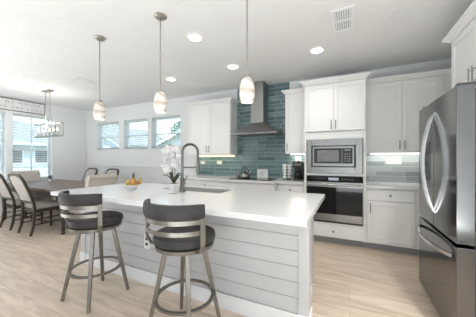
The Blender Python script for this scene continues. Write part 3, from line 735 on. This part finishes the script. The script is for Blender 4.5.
def make_chair(loc, rz, label):
    t = thing('dining_chair', label, 'chair', loc, rz, 'dark framed dining chairs')
    MB().frus((-.20,.20,-.20,.22), .43, (-.225,.225,-.215,.24), .475).frus((-.225,.225,-.215,.24), .475, (-.19,.19,-.19,.21), .50).build('seat', 'greyfab', t, bevel=.012)
    MB().box(-.21,.21,-.215,-.19,.37,.429).box(-.21,.21,.20,.225,.37,.429).box(-.215,-.19,-.19,.20,.37,.429).box(.19,.215,-.19,.20,.37,.429).build('seat_frame', 'dwood', t)
    def by(z): return -.225 - .20*max(0, (z-.47)/.56)**1.25
    P = [(-.195, by(z), z) for z in (.44,.52,.62,.72,.80)] + [(.198*math.copysign(abs(math.cos(a))**.5, math.cos(a)), by(.84+.185*math.sin(a)**.6), .84+.185*math.sin(a)**.6) for a in [PI-PI*k/16 for k in range(1, 16)]] + [(.195, by(z), z) for z in (.80,.72,.62,.52,.44)]
    P = [(x*(1+.12*max(0, (z-.44)/.6)), y, z) for x, y, z in P]
    MB().sweep(P, .040, .034, up=(0,1,0)).build('back_frame', 'dwood', t, True)
    MB().sweep([(-.19, by(.56), .56), (.19, by(.56), .56)], .05, .028, up=(0,1,0)).build('back_rail', 'dwood', t)
    m = MB(); fr_, bk = [], []
    zs = [.575,.65,.73,.80]+[.84+.165*math.sin(a)**.6 for a in [PI/2*k/5 for k in range(1,6)]]
    for i, z in enumerate(zs):
        k_ = 1 if i < 4 else max(0, math.cos(PI/2*(i-3)/5))**.5
        w = .185*(1+.12*(z-.44)/.6)*max(k_, .05); y = by(z)
        fr_.append([m.b.verts.new(p) for p in ((-w, y+.016, z),(0, y+.026, z),(w, y+.016, z),(w, y-.014, z),(0, y-.018, z),(-w, y-.014, z))])
    m.ring_faces(fr_); m.build('back_cushion', 'greyfab', t, True)
    for s in (-1, 1):
        MB().sweep([(s*.195,-.225,.46),(s*.197,-.228,.30),(s*.200,-.245,.14),(s*.205,-.285,0)], [.038,.038,.036,.030], [.038,.038,.036,.030], up=(0,1,0)).build('leg', 'dwood', t, bevel=.003, seg=1)
        MB().lathe([(.017,0),(.020,.03),(.016,.05),(.024,.30),(.020,.34),(.026,.36)], cx=s*.19, cy=.195, n=14).box(s*.19-.024, s*.19+.024, .171, .219, .36, .429).build('leg', 'dwood', t, True)
        MB().sweep([(s*.199,-.238,.17),(s*.19,.195,.17)], .012, n=8).sweep([(s*.199,-.232,.26),(s*.19,.195,.26)], .010, n=8).build('stretcher', 'dwood', t, True)
    MB().sweep([(-.195,-.02,.17),(.195,-.02,.17)], .012, n=8).build('stretcher', 'dwood', t, True)
    return t
ch = make_chair((-4.96, 2.235, 0), 0, 'dark framed dining chair nearest the island on the near table side')
dup(ch, (-5.68, 2.24, 0), 0, 'dark framed dining chair on the near side, cut by the left edge')
dup(ch, (-6.12, 3.42, 0), PI, 'dark framed dining chair at the far side, further from the island')
dup(ch, (-5.30, 3.42, 0), PI, 'dark framed dining chair at the far side, nearer the island')
def make_parsons(loc, rz, label):
    t = thing('dining_chair', label, 'chair', loc, rz, 'cream upholstered end chairs')
    MB().box(-.26,.26,-.26,.30,.30,.40).box(-.255,.255,-.24,.31,.40,.50).build('seat', 'linen', t, bevel=.03, seg=3)
    m = MB(); rings = []
    for z, y0, y1 in ((.40,-.33,-.24),(.60,-.345,-.255),(.80,-.37,-.28),(.90,-.39,-.29),(.945,-.405,-.29)):
        rings.append([m.b.verts.new(p) for p in ((-.26,y0,z),(.26,y0,z),(.26,y1,z),(-.26,y1,z))])
    m.ring_faces(rings)
    m.lathe([(.040,-.265),(.045,-.26),(.045,.26),(.040,.265)], n=18, M4=Matrix.Translation((0,-.375,.955)) @ Matrix.Rotation(PI/2, 4, 'Y'))
    m.build('backrest', 'linen', t, True)
    for sx in (-1,1):
        for sy in (-.26,.25): MB().frus((sx*.24-.015,sx*.24+.015,sy-.015,sy+.015),0,(sx*.24-.024,sx*.24+.024,sy-.024,sy+.024),.30).build('leg', 'dwood', t)
    return t
pc = make_parsons((-4.42, 2.72, 0), PI/2, 'cream roll back chair at the table end nearest the island')
dup(pc, (-6.62, 2.77, 0), -PI/2, 'cream upholstered chair at the table end by the windows')
pl = thing('table_plant', 'small dark green plant on the far end of the dining table', 'plant', (-6.22, 2.92, .7625))
MB().lathe([(.028,0),(.036,.05),(.034,.055)], n=14).build('pot', 'potm', pl, True)
m = MB(); rnd = random.Random(4)
for k in range(60):
    a = rnd.uniform(0, 2*PI); r = rnd.uniform(0,.055); p = Vector((r*math.cos(a), r*math.sin(a), .06+rnd.uniform(0,.07)))
    u = Vector((rnd.uniform(-1,1), rnd.uniform(-1,1), rnd.uniform(0,1))).normalized()*.02; v = u.orthogonal().normalized()*.01
    m.b.faces.new([m.b.verts.new(p+x) for x in (-u, v, u, -v)])
m.build('foliage', 'leaf', pl)

# chandelier
cd = thing('chandelier', 'rectangular candle chandelier hanging over the dining table', 'chandelier', (-5.81, 2.68, 1.76))
top = H-1.76
MB().box(-.15,.15,-.055,.055,top-.022,top-.0005).build('canopy', 'brass', cd, bevel=.004)
for s in (-1,1): MB().sweep([(s*.09,0,.27),(s*.09,0,top-.02)], .006, n=8).build('rod', 'brass', cd, True)
m = MB(); L_, w_ = .44, .07
for z in (0, .27):
    for s in (-1,1): m.sweep([(-L_,s*w_,z),(L_,s*w_,z)], .009, n=6).sweep([(s*L_,-w_,z),(s*L_,w_,z)], .009, n=6)
for sx in (-1,1):
    for sy in (-1,1): m.sweep([(sx*L_,sy*w_,0),(sx*L_,sy*w_,.27)], .007, n=6)
m.sweep([(-L_,0,.27),(L_,0,.27)], .006, n=6).sweep([(-L_-.06,0,0),(L_+.06,0,0)], .017, n=6)
m.build('frame', 'brass', cd, True)
for k in range(6):
    x = -.375+k*.15
    c = MB().lathe([(.03,.012),(.032,.018),(.012,.022),(.012,.10)], cx=x, n=12).build('candle_holder', 'brass', cd, True)
    MB().lathe([(.004,.10),(.013,.125),(.013,.14),(.004,.175)], cx=x, n=12).build('bulb', 'bulb', c, True)
    MB().lathe([(.05,.02),(.055,.10),(.05,.20)], cx=x, n=18, caps=False).build('glass_shade', 'clear', c, True)
lamp('chandelier_light', 'POINT', (0,0,.34), (0,0,0), 14, (1,.94,.86), .12, parent=cd)

# ------------------------------------------------------------------ pendants
def pendant(loc, label):
    t = thing('pendant_lamp', label, 'lamp', loc, 0, 'pendant lamps over the island')
    z0 = loc[2]; tp = H-z0
    MB().lathe([(.062,tp-.0005),(.062,tp-.012),(.045,tp-.028),(.010,tp-.036)], n=28).build('canopy', 'brass', t, True)
    MB().lathe([(.0065,.235),(.0065,tp-.03)], n=10).build('rod', 'brass', t, True)
    MB().lathe([(.022,.212),(.026,.218),(.022,.236),(.008,.242)], n=20).build('cap', 'brass', t, True)
    MB().lathe([(.030,.210),(.046,.192),(.059,.155),(.065,.11),(.064,.065),(.057,.028),(.050,.008),(.047,.009),(.053,.028),(.060,.065),(.061,.11),(.055,.153),(.042,.188),(.026,.206)], n=32, caps=False).build('lamp_shade', 'alab', t, True)
    MB().lathe([(.012,.16),(.024,.12),(.026,.08),(.01,.05)], n=16).build('bulb', 'bulb', t, True)
    lamp('pendant_light', 'POINT', (0,0,.02), (0,0,0), .9, (1,.90,.76), .04, parent=t)
pendant((-2.70, 1.775, 1.752), 'marbled glass pendant lamp nearest the dining area')
pendant((-1.735, 1.775, 1.752), 'middle of the three marbled glass pendant lamps')
pendant((-.774, 1.775, 1.752), 'marbled glass pendant lamp in front of the range hood')

# recessed lights
for x, y, lb in ((-1.664, 2.263, 'largest looking recessed ceiling light, right of the middle pendant'), (-.395, 3.243, 'recessed ceiling light in front of the oven tower near the vent'),
                 (-1.658, 3.249, 'recessed ceiling light in front of the range hood'), (-2.936, 3.268, 'recessed ceiling light in front of the left wall cabinet'), (.75, 1.5, 'added unseen recessed ceiling light over the aisle between island and refrigerator')):  # aisle light is an added lamp out of view, brightens the right side
    t = thing('ceiling_light', lb, 'light', (x, y, H), 0, 'recessed ceiling lights')
    MB().lathe([(.098,-.0005),(.098,-.006),(.080,-.012),(.076,-.004)], n=32, caps=False).build('trim_ring', 'trim', t, True)
    MB().lathe([(.078,-.003),(.078,-.0055)], n=28).build('lens', 'lamp', t)
    lamp('downlight', 'AREA', (0,0,-.02), (0,0,0), 17 if y < 2 else 2.3, (1,.95,.88), .14, parent=t, spread=1.9)
# ceiling registers
def register(x, y, label, lx=.15, ly=.37, rows=2):
    t = thing('ceiling_vent', label, 'vent', (x, y, H), 0, 'ceiling air vents')
    a, b = lx/2, ly/2
    MB().box(-a-.03,a+.03,-b-.03,-b,-.010,-.0005).box(-a-.03,a+.03,b,b+.03,-.010,-.0005).box(-a-.03,-a,-b,b,-.010,-.0005).box(a,a+.03,-b,b,-.010,-.0005).box(-a,a,-.012,.012,-.010,-.0005).build('frame', 'trim', t)
    MB().box(-a,a,-b,b,-.002,-.0005).build('duct_shade', 'toe', t)  # dark sheet stands in for the shade behind the louvres
    m = MB(); n = 7
    for k in range(n):
        for s in (-1,1):
            xx = -a+lx*(k+.5)/n; m.box(xx-.007, xx+.007, min(s*.014,s*(b-.004)), max(s*.014,s*(b-.004)), -.009, -.003)
    m.build('louvre', 'trim', t)
register(-.065, 2.66, 'white ceiling air vent near the oven tower')
register(-4.43, 2.61, 'white ceiling air vent between dining table and island', .13, .28)

# wall sign over the dining windows
sg = thing('wall_sign', 'long framed white word sign above the dining windows', 'sign', (XL+.0005, 0, 2.43), 0)
y0, y1, hh = 1.50, 3.285, .285
MB().box(0,.02,y0,y1,0,hh).build('board', 'sign', sg)
MB().box(0,.035,y0-.001,y1+.001,-.001,.016).box(0,.035,y0-.001,y1+.001,hh-.016,hh+.001).box(0,.035,y0-.001,y0+.015,.016,hh-.016).box(0,.035,y1-.015,y1+.001,.016,hh-.016).build('frame', 'signframe', sg)
for k, s in enumerate(('AS FOR ME & MY HOUSE,', 'WE WILL SERVE THE LORD')):
    cu = bpy.data.curves.new('lettering', 'FONT'); cu.body = s; cu.size = .066; cu.align_x = 'CENTER'; cu.align_y = 'CENTER'; cu.extrude = .001; cu.space_character = 1.7
    tmp = bpy.data.objects.new('tmp', cu); C.objects.link(tmp)
    bpy.context.view_layer.update()
    me = bpy.data.meshes.new_from_object(tmp.evaluated_get(bpy.context.evaluated_depsgraph_get())); bpy.data.objects.remove(tmp)
    me.materials.clear(); me.materials.append(M['letter'])
    xs = [v.co.x for v in me.vertices]; w = max(xs)-min(xs); f = 1.66/w
    # text lies in XY: turn it so that it reads along +Y and faces +X
    me.transform(Matrix.Translation((.0212, (y0+y1)/2, .20-k*.115)) @ Matrix(((0,0,1,0),(1,0,0,0),(0,1,0,0),(0,0,0,1))) @ Matrix.Diagonal((f,1,1,1)))
    o = bpy.data.objects.new('lettering', me); C.objects.link(o); o.parent = sg
